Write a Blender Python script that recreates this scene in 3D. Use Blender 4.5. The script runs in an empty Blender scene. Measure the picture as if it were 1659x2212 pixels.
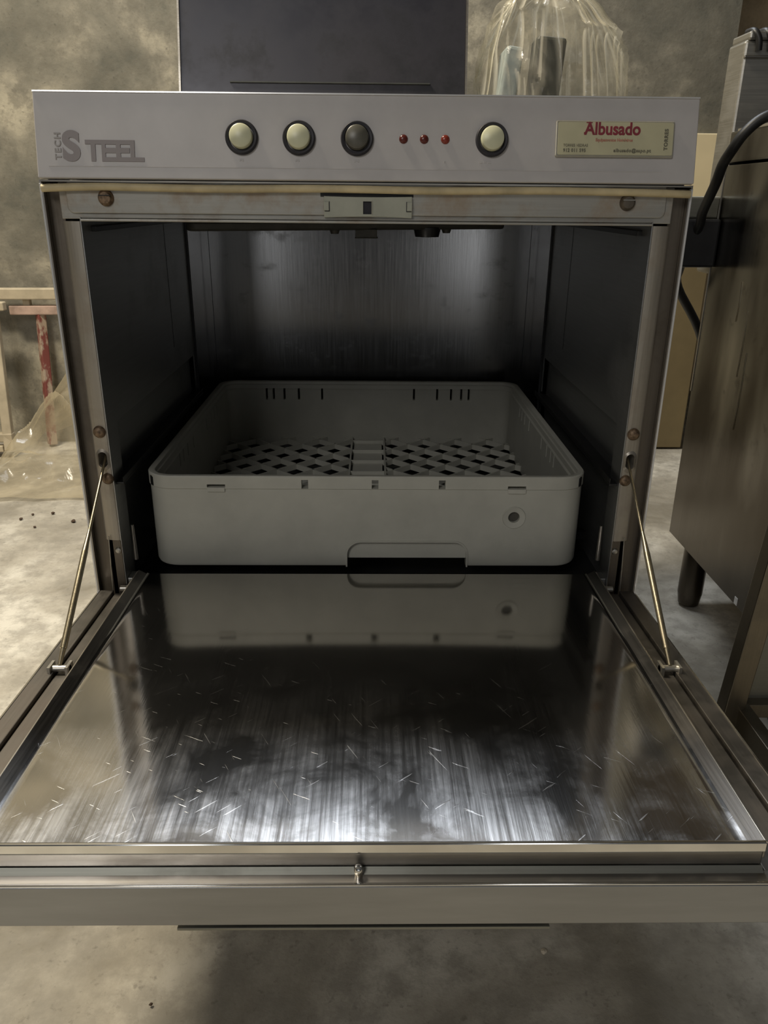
import bpy, bmesh, math, random
from mathutils import Vector, Matrix, noise
random.seed(7)
C = bpy.context.scene.collection
SC = bpy.context.scene
R = math.radians

# ------------------------------------------------------------------ camera
cam_d = bpy.data.cameras.new('camera')
cam_d.sensor_fit = 'VERTICAL'; cam_d.sensor_height = 36.0
cam_d.lens = 1693.06 / 2212 * 36.0
cam_d.clip_start = 0.02; cam_d.clip_end = 60
cam = bpy.data.objects.new('camera', cam_d); C.objects.link(cam)
yaw, pit, roll = 0.01633, 0.37926, 0.00912
F0 = Vector((math.sin(yaw), math.cos(yaw), 0)); R0 = Vector((math.cos(yaw), -math.sin(yaw), 0)); U0 = Vector((0, 0, 1))
Fv = F0*math.cos(pit) - U0*math.sin(pit); Uv = U0*math.cos(pit) + F0*math.sin(pit)
Rv = R0*math.cos(roll) + Uv*math.sin(roll); Uv = Uv*math.cos(roll) - R0*math.sin(roll)
cam.matrix_world = Matrix(((Rv.x, Uv.x, -Fv.x, 0.0047), (Rv.y, Uv.y, -Fv.y, -0.7916), (Rv.z, Uv.z, -Fv.z, 0.7129), (0, 0, 0, 1)))
SC.camera = cam

# ------------------------------------------------------------------ world, lamps, exposure
SC.view_settings.view_transform = 'Standard'
SC.view_settings.look = 'None'
SC.view_settings.gamma = 1.0
SC.view_settings.use_curve_mapping = False
SC.view_settings.exposure = 0.0
wd = bpy.data.worlds.new('world'); SC.world = wd; wd.use_nodes = True
wd.node_tree.nodes['Background'].inputs[0].default_value = (0.95, 0.97, 1.0, 1)
wd.node_tree.nodes['Background'].inputs[1].default_value = 0.045

def area(name, loc, target, sx, sy, power, col):
    l = bpy.data.lights.new(name, 'AREA'); l.shape = 'RECTANGLE'; l.size = sx; l.size_y = sy
    l.energy = power; l.color = col
    o = bpy.data.objects.new(name, l); C.objects.link(o); o.location = loc
    o.rotation_euler = (Vector(target) - Vector(loc)).to_track_quat('-Z', 'Y').to_euler()
    return o
area('ceiling_tube_light', (-1.15, 0.35, 2.50), (-0.62, 0.1, 0), 0.22, 0.7, 78, (1.0, 0.89, 0.70))
area('skylight', (-0.10, 1.28, 2.50), (0.0, -0.3, 0.3), 1.2, 0.35, 30, (0.86, 0.92, 1.0))
area('front_fill', (-1.0, -2.5, 2.25), (0, 0, 0.5), 0.8, 0.8, 17, (1.0, 0.97, 0.93))  # unseen fill light added to brighten the inside of the basket
area('doorway_light_left', (-0.86, -3.6, 0.60), (-0.3, 0, 0.6), 0.30, 0.9, 1.6, (0.94, 0.97, 1.0))
area('doorway_light_right', (0.72, -3.6, 0.60), (0.3, 0, 0.6), 0.30, 0.9, 1.6, (0.94, 0.97, 1.0))

# ------------------------------------------------------------------ material helpers
class NT:
    def __init__(s, name):
        s.m = bpy.data.materials.new(name); s.m.use_nodes = True
        s.t = s.m.node_tree; s.t.nodes.clear()
        s.out = s.t.nodes.new('ShaderNodeOutputMaterial')
    def n(s, typ, **kw):
        nd = s.t.nodes.new(typ)
        for k, v in kw.items():
            if k in ('i',):
                for a, b in v.items(): nd.inputs[a].default_value = b
            else: setattr(nd, k, v)
        return nd
    def l(s, a, b): s.t.links.new(a, b)
    def coords(s, scale=(1, 1, 1), rot=(0, 0, 0)):
        tc = s.n('ShaderNodeTexCoord'); mp = s.n('ShaderNodeMapping')
        mp.inputs['Scale'].default_value = scale; mp.inputs['Rotation'].default_value = rot
        
        if any(rot):
            mp.inputs['Rotation'].default_value = (0, 0, 0); m0 = s.n('ShaderNodeMapping'); m0.inputs['Rotation'].default_value = rot
            s.l(tc.outputs['Object'], m0.inputs[0]); s.l(m0.outputs[0], mp.inputs[0])
        else: s.l(tc.outputs['Object'], mp.inputs[0])
        return mp.outputs[0]
    def noise(s, scale=(1, 1, 1), sc=1.0, det=4, rough=.6, rot=(0, 0, 0), dist=0):
        nd = s.n('ShaderNodeTexNoise'); nd.inputs['Scale'].default_value = sc; nd.inputs['Detail'].default_value = det
        nd.inputs['Roughness'].default_value = rough; nd.inputs['Distortion'].default_value = dist
        s.l(s.coords(scale, rot), nd.inputs['Vector']); return nd.outputs['Fac']
    def ramp(s, fac, stops):
        r = s.n('ShaderNodeValToRGB'); cr = r.color_ramp
        while len(cr.elements) < len(stops): cr.elements.new(0.5)
        for e, (p, c) in zip(cr.elements, stops):
            e.position = p; e.color = (c, c, c, 1) if isinstance(c, (int, float)) else (*c, 1)
        s.l(fac, r.inputs[0]); return r.outputs[0]
    def mix(s, fac, a, b):
        m = s.n('ShaderNodeMix', data_type='RGBA')
        for v, idx in ((fac, 0), (a, 6), (b, 7)):
            if isinstance(v, (int, float)): m.inputs[idx].default_value = v
            elif isinstance(v, tuple): m.inputs[idx].default_value = (*v, 1)
            else: s.l(v, m.inputs[idx])
        return m.outputs[2]
    def math(s, op, a, b=0.0):
        m = s.n('ShaderNodeMath', operation=op)
        for v, idx in ((a, 0), (b, 1)):
            if isinstance(v, (int, float)): m.inputs[idx].default_value = v
            else: s.l(v, m.inputs[idx])
        return m.outputs[0]
    def bsdf(s, **kw):
        b = s.n('ShaderNodeBsdfPrincipled')
        for k, v in kw.items():
            k = k.replace('_', ' ')
            if isinstance(v, (int, float)): b.inputs[k].default_value = v
            elif isinstance(v, tuple): b.inputs[k].default_value = (*v, 1)
            else: s.l(v, b.inputs[k])
        return b
    def bump(s, h, strength=.3, dist=.001):
        b = s.n('ShaderNodeBump'); b.inputs['Strength'].default_value = strength; b.inputs['Distance'].default_value = dist
        s.l(h, b.inputs['Height']); return b.outputs[0]
    def done(s, sh):
        s.l(sh if not hasattr(sh, 'outputs') else sh.outputs[0], s.out.inputs[0]); return s.m

def plain(name, col, rough=.5, metal=0.0, var=.12, sc=60, bump=0.0, spec=.5):
    t = NT(name)
    n = t.noise(sc=sc)
    d = tuple(c*(1-var*2.2) for c in col); e = tuple(min(1, c*(1+var)) for c in col)
    b = t.bsdf(Base_Color=t.ramp(n, [(.3, d), (.7, e)]), Roughness=rough, Metallic=metal, Specular_IOR_Level=spec)
    if bump: t.l(t.bump(n, bump), b.inputs['Normal'])
    return t.done(b)

def steel(name, col, rough=.3, dirt=(.1, .08, .05), damt=.4, streak=(1, 1, 60), dsc=9, dlo=.5, dhi=.75, rvar=.12, bump=.12, metal=1.0, dstretch=(1, 1, 1), dmet=.7):
    t = NT(name)
    st = t.noise(scale=streak, sc=12, det=3)
    dn = t.noise(scale=dstretch, sc=dsc, det=6, rough=.65, dist=.1)
    dm = t.ramp(dn, [(dlo, 0.0), (dhi, damt)])
    c0 = t.ramp(st, [(.3, tuple(c*.91 for c in col)), (.7, tuple(min(1, c*1.05) for c in col))])
    c = t.mix(dm, c0, dirt)
    rr = t.math('ADD', t.math('MULTIPLY', st, rvar), rough - rvar*.5)
    rr = t.math('ADD', rr, t.math('MULTIPLY', dm, .25))
    mm = t.math('SUBTRACT', metal, t.math('MULTIPLY', dm, dmet))
    b = t.bsdf(Base_Color=c, Roughness=rr, Metallic=mm)
    t.l(t.bump(st, bump, .0006), b.inputs['Normal'])
    return t.done(b)

def concrete(name, a, b_, c_, sc=2.2, rough=.85):
    t = NT(name)
    n1 = t.noise(sc=sc, det=9, rough=.62, dist=.3); n2 = t.noise(sc=sc*7, det=8, rough=.7); n3 = t.noise(sc=sc*34, det=4)
    col = t.ramp(n1, [(.36, a), (.5, b_), (.62, c_)])
    col = t.mix(t.ramp(n2, [(.44, 0.0), (.60, .6)]), col, tuple(x*.62 for x in b_))
    col = t.mix(t.ramp(n3, [(.60, 0.0), (.74, .4)]), col, tuple(x*.4 for x in a))
    bs = t.bsdf(Base_Color=col, Roughness=rough, Specular_IOR_Level=.3)
    h = t.math('ADD', t.math('MULTIPLY', n2, .7), t.math('MULTIPLY', n3, .3))
    t.l(t.bump(h, .45, .004), bs.inputs['Normal'])
    return t.done(bs)

def range_mat():
    t = NT('range_steel')
    big = t.noise(scale=(1.2, 1.6, .55), sc=5, det=3, rough=.5)          # broad vertical smears
    fine = t.noise(scale=(1, 22, .5), sc=6, det=2)
    spot = t.noise(sc=38, det=4)
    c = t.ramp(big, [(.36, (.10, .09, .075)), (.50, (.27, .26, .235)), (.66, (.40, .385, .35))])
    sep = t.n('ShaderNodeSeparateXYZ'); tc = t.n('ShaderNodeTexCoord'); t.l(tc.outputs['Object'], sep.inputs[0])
    h = t.math('ADD', sep.outputs[2], t.math('MULTIPLY', t.math('SUBTRACT', big, .5), .9))      # grease, with the shade low on the side painted in
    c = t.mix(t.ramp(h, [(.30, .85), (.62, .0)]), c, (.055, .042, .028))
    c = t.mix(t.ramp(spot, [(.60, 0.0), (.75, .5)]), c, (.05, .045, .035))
    rr = t.math('ADD', t.math('MULTIPLY', fine, .16), t.math('MULTIPLY', big, .22))
    b = t.bsdf(Base_Color=c, Roughness=t.math('ADD', rr, .03), Metallic=1.0)
    return t.done(b)

M = {}
M['floor'] = concrete('floor_concrete', (.20, .18, .14), (.39, .36, .30), (.56, .53, .46), 3.4)
M['wall'] = concrete('wall_concrete', (.11, .108, .09), (.22, .205, .165), (.42, .385, .30), 3.0)
M['wall2'] = concrete('far_wall_plaster', (.42, .32, .2), (.55, .43, .28), (.62, .5, .34), 1.5)
M['film'] = plain('panel_film', (.53, .51, .505), .42, 0, .03, 30)
M['steel'] = steel('steel_trim', (.46, .43, .38), .33, damt=.5)
M['side'] = steel('side_steel', (.40, .38, .35), .38, streak=(1, 60, 1))
M['jamb'] = steel('jamb_steel', (.44, .405, .35), .42, (.22, .16, .10), .6, (40, 40, 1), 14, .48, .75, .1, .05, .72)
M['chan'] = steel('channel_steel', (.20, .175, .145), .5, (.06, .045, .03), .7, (40, 40, 1), 12)
M['beam'] = steel('beam_steel', (.43, .42, .385), .45, (.28, .19, .11), .75, (1, 1, 30), 20, .48, .72, .1, .05, .7)
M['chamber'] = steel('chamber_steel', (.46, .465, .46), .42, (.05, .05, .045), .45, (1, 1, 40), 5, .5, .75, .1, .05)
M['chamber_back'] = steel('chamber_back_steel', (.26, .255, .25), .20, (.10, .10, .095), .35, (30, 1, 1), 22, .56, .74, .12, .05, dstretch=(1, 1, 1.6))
M['black'] = plain('black_rubber', (.012, .012, .012), .45)
M['blackp'] = plain('black_plastic', (.02, .02, .022), .38)
M['dark'] = plain('dark_plastic', (.07, .066, .055), .5)
M['gasket'] = plain('gasket_silicone', (.60, .50, .30), .55, 0, .16, 25, .2)
M['latch'] = plain('latch_plastic', (.42, .43, .36), .45, 0, .06, 40)
M['rust'] = plain('rusty_screw', (.26, .18, .115), .5, .6, .3, 300, .4)
M['screw'] = plain('screw_metal', (.55, .53, .48), .35, .9, .1, 100)
M['rod'] = steel('rod_steel', (.64, .57, .42), .3, damt=.3, streak=(60, 60, 1))
M['chrome'] = plain('chrome', (.9, .88, .84), .12, 1, .03)
M['bezel'] = plain('button_bezel', (.03, .029, .036), .5, spec=.3)
M['cream'] = plain('button_cream', (.66, .66, .46), .35, 0, .02)
M['btn_dark'] = plain('button_dark', (.11, .105, .085), .35)
M['led1'] = plain('lamp_dark_red', (.12, .022, .016), .25)
M['led2'] = plain('lamp_red', (.24, .035, .02), .25)
M['plate'] = plain('name_plate', (.58, .55, .37), .35, 0, .05, 20)
M['plate_rim'] = plain('name_plate_rim', (.42, .40, .33), .3, .3, .05)
M['red_ink'] = plain('red_ink', (.25, .035, .05), .5)
M['pink_ink'] = plain('pink_ink', (.50, .24, .17), .5)
M['gray_ink'] = plain('gray_ink', (.16, .15, .11), .5)
M['logo'] = plain('logo_ink', (.28, .25, .25), .5, 0, .02)
M['logo2'] = plain('logo_faint', (.36, .34, .33), .5, 0, .02)
M['white_ink'] = plain('white_ink', (.52, .50, .49), .5, 0, .02)
M['basket'] = plain('basket_plastic', (.47, .465, .41), .5, 0, .05, 18, .04)
M['cream_paint'] = plain('cream_paint', (.50, .43, .31), .5, 0, .12, 14, .2)
M['wood_cream'] = plain('cream_board', (.78, .66, .42), .55, 0, .08, 3)
M['lower_panel'] = plain('lower_panel', (.20, .155, .08), .6, 0, .12, 5)
M['pink_paint'] = plain('pink_paint', (.50, .36, .30), .6, 0, .2, 20)
M['edge_white'] = plain('edge_glint', (.80, .80, .80), .25, .4, .02)  # pale colour paints in the light caught along thin edges
M['white_tag'] = plain('white_tag', (.8, .8, .78), .6)
M['chip'] = plain('chip', (.6, .53, .42), .7)
M['crumb'] = plain('crumb', (.06, .035, .02), .8)
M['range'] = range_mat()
M['range_light'] = steel('range_upstand_steel', (.52, .50, .45), .42, damt=.3, streak=(1, 1, 40))
M['stand'] = steel('stand_steel', (.26, .23, .18), .4, damt=.5, streak=(50, 50, 1))
M['panel_gray'] = steel('stand_panel_steel', (.34, .34, .30), .5, damt=.3)
M['bluegray'] = plain('blue_gray_plastic', (.42, .50, .54), .4)
M['darkgray'] = plain('dark_gray_plastic', (.06, .065, .06), .5)

def door_plate_mat():
    t = NT('polished_door_plate')
    st = t.noise(scale=(34, .9, 1), sc=9, det=5, rough=.7)            # brushing along the depth
    st2 = t.noise(scale=(9, .35, 1), sc=6, det=3)
    blot = t.noise(sc=13, det=6, rough=.6, dist=.6)
    def scr(ang, s, w, lo):
        n = t.noise(scale=(1, w, 1), sc=s, det=2, rot=(0, 0, ang)); return t.ramp(n, [(lo, 0.0), (lo+.03, 1.0)])
    s1 = scr(R(28), 34, 11, .705); s2 = scr(R(-42), 26, 13, .70); s3 = scr(R(62), 15, 24, .70)
    s = t.math('MAXIMUM', t.math('MAXIMUM', s1, s2), s3)
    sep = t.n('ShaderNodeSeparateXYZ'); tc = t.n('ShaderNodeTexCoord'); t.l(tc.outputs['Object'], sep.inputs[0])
    grow = t.ramp(t.math('MULTIPLY', sep.outputs[1], -2.3), [(.46, .02), (.63, .18), (.82, .75), (.95, 1.0)])   # reflected glow at the free end painted in as stronger brushing
    glow_wear = t.math('MULTIPLY', t.ramp(blot, [(.42, .05), (.58, 1.0)]), grow)
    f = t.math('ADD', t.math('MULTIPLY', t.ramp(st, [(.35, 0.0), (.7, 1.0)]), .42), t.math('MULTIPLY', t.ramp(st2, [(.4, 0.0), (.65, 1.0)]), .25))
    f = t.math('ADD', t.math('MULTIPLY', f, glow_wear), t.math('MULTIPLY', t.math('MULTIPLY', s, t.math('ADD', grow, .1)), .5))
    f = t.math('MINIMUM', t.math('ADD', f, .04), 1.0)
    g1 = t.n('ShaderNodeBsdfGlossy', distribution='MULTI_GGX'); g1.inputs['Color'].default_value = (.52, .50, .465, 1); g1.inputs['Roughness'].default_value = .085
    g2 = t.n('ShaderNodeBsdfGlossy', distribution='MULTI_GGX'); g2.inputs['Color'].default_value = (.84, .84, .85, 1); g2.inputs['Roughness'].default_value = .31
    bm_ = t.bump(st, .06, .0004); t.l(bm_, g1.inputs['Normal'])
    b2 = t.bump(t.math('ADD', st, s), .25, .0006); t.l(b2, g2.inputs['Normal'])
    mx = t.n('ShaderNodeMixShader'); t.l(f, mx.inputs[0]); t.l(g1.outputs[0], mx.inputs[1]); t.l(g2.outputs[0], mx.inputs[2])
    return t.done(mx)
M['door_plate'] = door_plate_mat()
M['door_shell'] = steel('door_shell_steel', (.46, .44, .41), .30, (.12, .09, .06), .4, (1, 40, 40), 8, .5, .75, .1, .06)
M['flange'] = steel('door_flange_steel', (.15, .14, .125), .42, (.08, .06, .045), .6, (40, 1, 40), 10, .45, .7, .1, .05)
M['border'] = steel('dark_border_steel', (.13, .125, .12), .34, damt=.3, streak=(40, 1, 40))
M['door_front'] = steel('door_front_steel', (.41, .415, .42), .42, (.5, .46, .42), .5, (1, 8, 8), 7, .55, .75, .06, .01)

def dark_panel_mat():
    t = NT('dark_blue_steel')
    n = t.noise(sc=9, det=7, rough=.7); n2 = t.noise(sc=2.5, det=2)
    c = t.ramp(n2, [(.3, (.028, .032, .05)), (.7, (.045, .042, .05))])
    c = t.mix(t.ramp(n, [(.52, 0.0), (.66, .8)]), c, (.012, .013, .018))
    b = t.bsdf(Base_Color=c, Roughness=t.ramp(n, [(.4, .32), (.7, .5)]), Metallic=.25, Specular_IOR_Level=.6)
    return t.done(b)
M['dark_panel'] = dark_panel_mat()

def film_mat(name, lo, hi, tint, sc, crease=.9):
    t = NT(name)
    n = t.noise(sc=sc, det=5, rough=.6, dist=1.2)
    g = t.n('ShaderNodeNewGeometry')
    cr = t.ramp(g.outputs['Pointiness'], [(.502, 0.0), (.54, crease)])     # denser film along creases, also painting in their highlights
    f = t.math('MAXIMUM', t.ramp(n, [(.42, lo), (.66, hi)]), cr)
    tr = t.n('ShaderNodeBsdfTransparent'); tr.inputs[0].default_value = (.95, .94, .90, 1)
    b = t.bsdf(Base_Color=tint, Roughness=.16, Specular_IOR_Level=1.0)
    tl = t.n('ShaderNodeBsdfTranslucent'); tl.inputs[0].default_value = (*tint, 1)
    m1 = t.n('ShaderNodeMixShader'); m1.inputs[0].default_value = .45; t.l(b.outputs[0], m1.inputs[1]); t.l(tl.outputs[0], m1.inputs[2])
    t.l(t.bump(n, .6, .006), b.inputs['Normal'])
    m2 = t.n('ShaderNodeMixShader'); t.l(f, m2.inputs[0]); t.l(tr.outputs[0], m2.inputs[1]); t.l(m1.outputs[0], m2.inputs[2])
    return t.done(m2)
M['bag'] = film_mat('clear_bag_film', .05, .30, (.95, .90, .76), 9, .7)
M['sheet'] = film_mat('clear_sheet_film', .22, .6, (.66, .58, .42), 5, .45)

def red_post_mat():
    t = NT('red_white_paint')
    n = t.noise(scale=(2, 2, 1), sc=16, det=5)
    return t.done(t.bsdf(Base_Color=t.ramp(n, [(.47, (.20, .055, .045)), (.55, (.42, .33, .25))]), Roughness=.6))
M['red_post'] = red_post_mat()

# ------------------------------------------------------------------ mesh helpers
def link(name, bm, mat, parent=None, smooth=False, bevel=0, seg=2, loc=None, rot=None):
    me = bpy.data.meshes.new(name)
    bmesh.ops.recalc_face_normals(bm, faces=bm.faces)
    bm.to_mesh(me); bm.free()
    o = bpy.data.objects.new(name, me); C.objects.link(o)
    me.materials.append(mat if not isinstance(mat, str) else M[mat])
    if parent: o.parent = parent
    if loc: o.location = loc
    if rot: o.rotation_euler = rot
    if smooth:
        for p in me.polygons: p.use_smooth = True
        me.set_sharp_from_angle(angle=R(40))
    if bevel:
        b = o.modifiers.new('bevel', 'BEVEL'); b.width = bevel; b.segments = seg; b.limit_method = 'ANGLE'; b.angle_limit = R(40)
    return o
def box(bm, x0, x1, y0, y1, z0, z1, mat=None):
    m = Matrix.Translation(((x0+x1)/2, (y0+y1)/2, (z0+z1)/2)) @ Matrix.Diagonal((abs(x1-x0), abs(y1-y0), abs(z1-z0), 1))
    if mat: m = mat @ m
    return bmesh.ops.create_cube(bm, size=1, matrix=m)['verts']
def B(*a, **k):
    bm = bmesh.new(); box(bm, *a, **k); return bm
def cyl(bm, a, b, r, r2=None, seg=20, caps=True):
    a = Vector(a); b = Vector(b); d = b - a
    q = d.to_track_quat('Z', 'Y').to_matrix().to_4x4()
    bmesh.ops.create_cone(bm, cap_ends=caps, segments=seg, radius1=r, radius2=r if r2 is None else r2, depth=d.length, matrix=Matrix.Translation((a+b)/2) @ q)
def CY(*a, **k):
    bm = bmesh.new(); cyl(bm, *a, **k); return bm
def lathe(bm, prof, seg=32, mat=Matrix()):
    rings = []
    for r, z in prof:
        if r < 1e-6: rings.append([bm.verts.new(mat @ Vector((0, 0, z)))])
        else: rings.append([bm.verts.new(mat @ Vector((r*math.cos(2*math.pi*i/seg), r*math.sin(2*math.pi*i/seg), z))) for i in range(seg)])
    for a, b in zip(rings, rings[1:]):
        for i in range(seg):
            j = (i+1) % seg
            if len(a) == 1 and len(b) == 1: continue
            if len(a) == 1: bm.faces.new((a[0], b[i], b[j]))
            elif len(b) == 1: bm.faces.new((a[i], a[j], b[0]))
            else: bm.faces.new((a[i], a[j], b[j], b[i]))
def tube(bm, pts, r, seg=14, smooth_pts=6):
    P = [Vector(p) for p in pts]
    out = []
    for i in range(len(P)-1):
        p0 = P[max(i-1, 0)]; p1 = P[i]; p2 = P[i+1]; p3 = P[min(i+2, len(P)-1)]
        for k in range(smooth_pts):
            t = k/smooth_pts
            out.append(.5*((2*p1)+(-p0+p2)*t+(2*p0-5*p1+4*p2-p3)*t*t+(-p0+3*p1-3*p2+p3)*t**3))
    out.append(P[-1])
    rings = []; ref = Vector((0, 0, 1)) if abs((out[1]-out[0]).normalized().z) < .9 else Vector((1, 0, 0))
    for i, p in enumerate(out):
        d = (out[min(i+1, len(out)-1)] - out[max(i-1, 0)]).normalized()
        u = (ref - d*ref.dot(d)).normalized(); v = d.cross(u); ref = u
        rr = r[i*len(r)//len(out)] if isinstance(r, (list, tuple)) else r
        rings.append([bm.verts.new(p + (u*math.cos(2*math.pi*k/seg)+v*math.sin(2*math.pi*k/seg))*rr) for k in range(seg)])
    for a, b in zip(rings, rings[1:]):
        for k in range(seg): bm.faces.new((a[k], a[(k+1) % seg], b[(k+1) % seg], b[k]))
    bm.faces.new(rings[0]); bm.faces.new(rings[-1][::-1])
def rrect(x0, x1, y0, y1, r, n=6):
    pts = []
    for cx, cy, a in ((x1-r, y1-r, 0), (x0+r, y1-r, 90), (x0+r, y0+r, 180), (x1-r, y0+r, 270)):
        for k in range(n+1):
            t = R(a + 90*k/n); pts.append((cx+r*math.cos(t), cy+r*math.sin(t)))
    return pts
def extrude2(bm, pts, f):
    """closed 2-D outline -> prism; f maps (a, b, 0|1) to a 3-D point"""
    a = [bm.verts.new(f(p[0], p[1], 0)) for p in pts]; b = [bm.verts.new(f(p[0], p[1], 1)) for p in pts]
    bm.faces.new(a); bm.faces.new(b[::-1])
    for i in range(len(pts)):
        j = (i+1) % len(pts); bm.faces.new((a[i], a[j], b[j], b[i]))
def boolean(o, cutter_bm):
    me = bpy.data.meshes.new('cut'); bmesh.ops.recalc_face_normals(cutter_bm, faces=cutter_bm.faces)
    cutter_bm.to_mesh(me); cutter_bm.free()
    c = bpy.data.objects.new('cut', me); C.objects.link(c)
    bpy.context.view_layer.update(); c.matrix_world = o.matrix_world.copy()
    m = o.modifiers.new('b', 'BOOLEAN'); m.operation = 'DIFFERENCE'; m.solver = 'EXACT'; m.object = c
    bpy.context.view_layer.update()
    dg = bpy.context.evaluated_depsgraph_get()
    new = bpy.data.meshes.new_from_object(o.evaluated_get(dg), depsgraph=dg)
    o.modifiers.clear(); old = o.data; o.data = new; new.name = o.name
    bpy.data.objects.remove(c); bpy.data.meshes.remove(me); bpy.data.meshes.remove(old)
def empty(name, loc, label=None, cat=None, group=None, rot=None):
    o = bpy.data.objects.new(name, None); C.objects.link(o); o.location = loc; o.empty_display_size = .05
    if rot: o.rotation_euler = rot
    return tag(o, label, cat, group)
def tag(o, label=None, cat=None, group=None, kind=None):
    if label: o['label'] = label
    if cat: o['category'] = cat
    if group: o['group'] = group
    if kind: o['kind'] = kind
    return o
def text(name, s, size, x, z, mat, parent, y=-.0004, bold=0.0, sx=1.0, rotz=0, align='LEFT', space=1.0):
    cu = bpy.data.curves.new(name, 'FONT'); cu.body = s; cu.size = size; cu.extrude = .00015; cu.offset = bold; cu.align_x = align; cu.space_character = space
    to = bpy.data.objects.new(name, cu); C.objects.link(to); bpy.context.view_layer.update()
    dg = bpy.context.evaluated_depsgraph_get(); me = bpy.data.meshes.new_from_object(to.evaluated_get(dg)); bpy.data.objects.remove(to)
    me.transform(Matrix.Rotation(R(90), 4, 'X') @ Matrix.Rotation(rotz, 4, 'Z') @ Matrix.Diagonal((sx, 1, 1, 1)))
    o = bpy.data.objects.new(name, me); C.objects.link(o); o.parent = parent; o.location = (x, y, z)
    me.materials.clear(); me.materials.append(M[mat]); return o

# ------------------------------------------------------------------ the setting
def struct(name, bm, mat, **k): return tag(link(name, bm, mat, **k), kind='structure')
def ground():
    bm = bmesh.new(); n = 60
    bmesh.ops.create_grid(bm, x_segments=n, y_segments=n, size=1)
    for v in bm.verts:
        v.co = Vector((v.co.x*3.5, v.co.y*3.5 - .6, 0))
        v.co.z = -.004 + .004*min(0, noise.noise(v.co*2.3))
    return bm
fl = struct('floor', ground(), 'floor', smooth=True)
struct('wall_back', B(-3.5, .972, 1.6, 1.75, -.05, 2.7), 'wall')
struct('wall_right', B(.972, 3.5, 2.3, 2.45, -.05, 2.7), 'wall2')
struct('wall_left', B(-3.65, -3.5, -2.2, 1.75, -.05, 2.7), 'wall')
struct('ceiling', B(-3.5, 3.5, -1.2, 2.45, 2.7, 2.8), 'wall')

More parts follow.
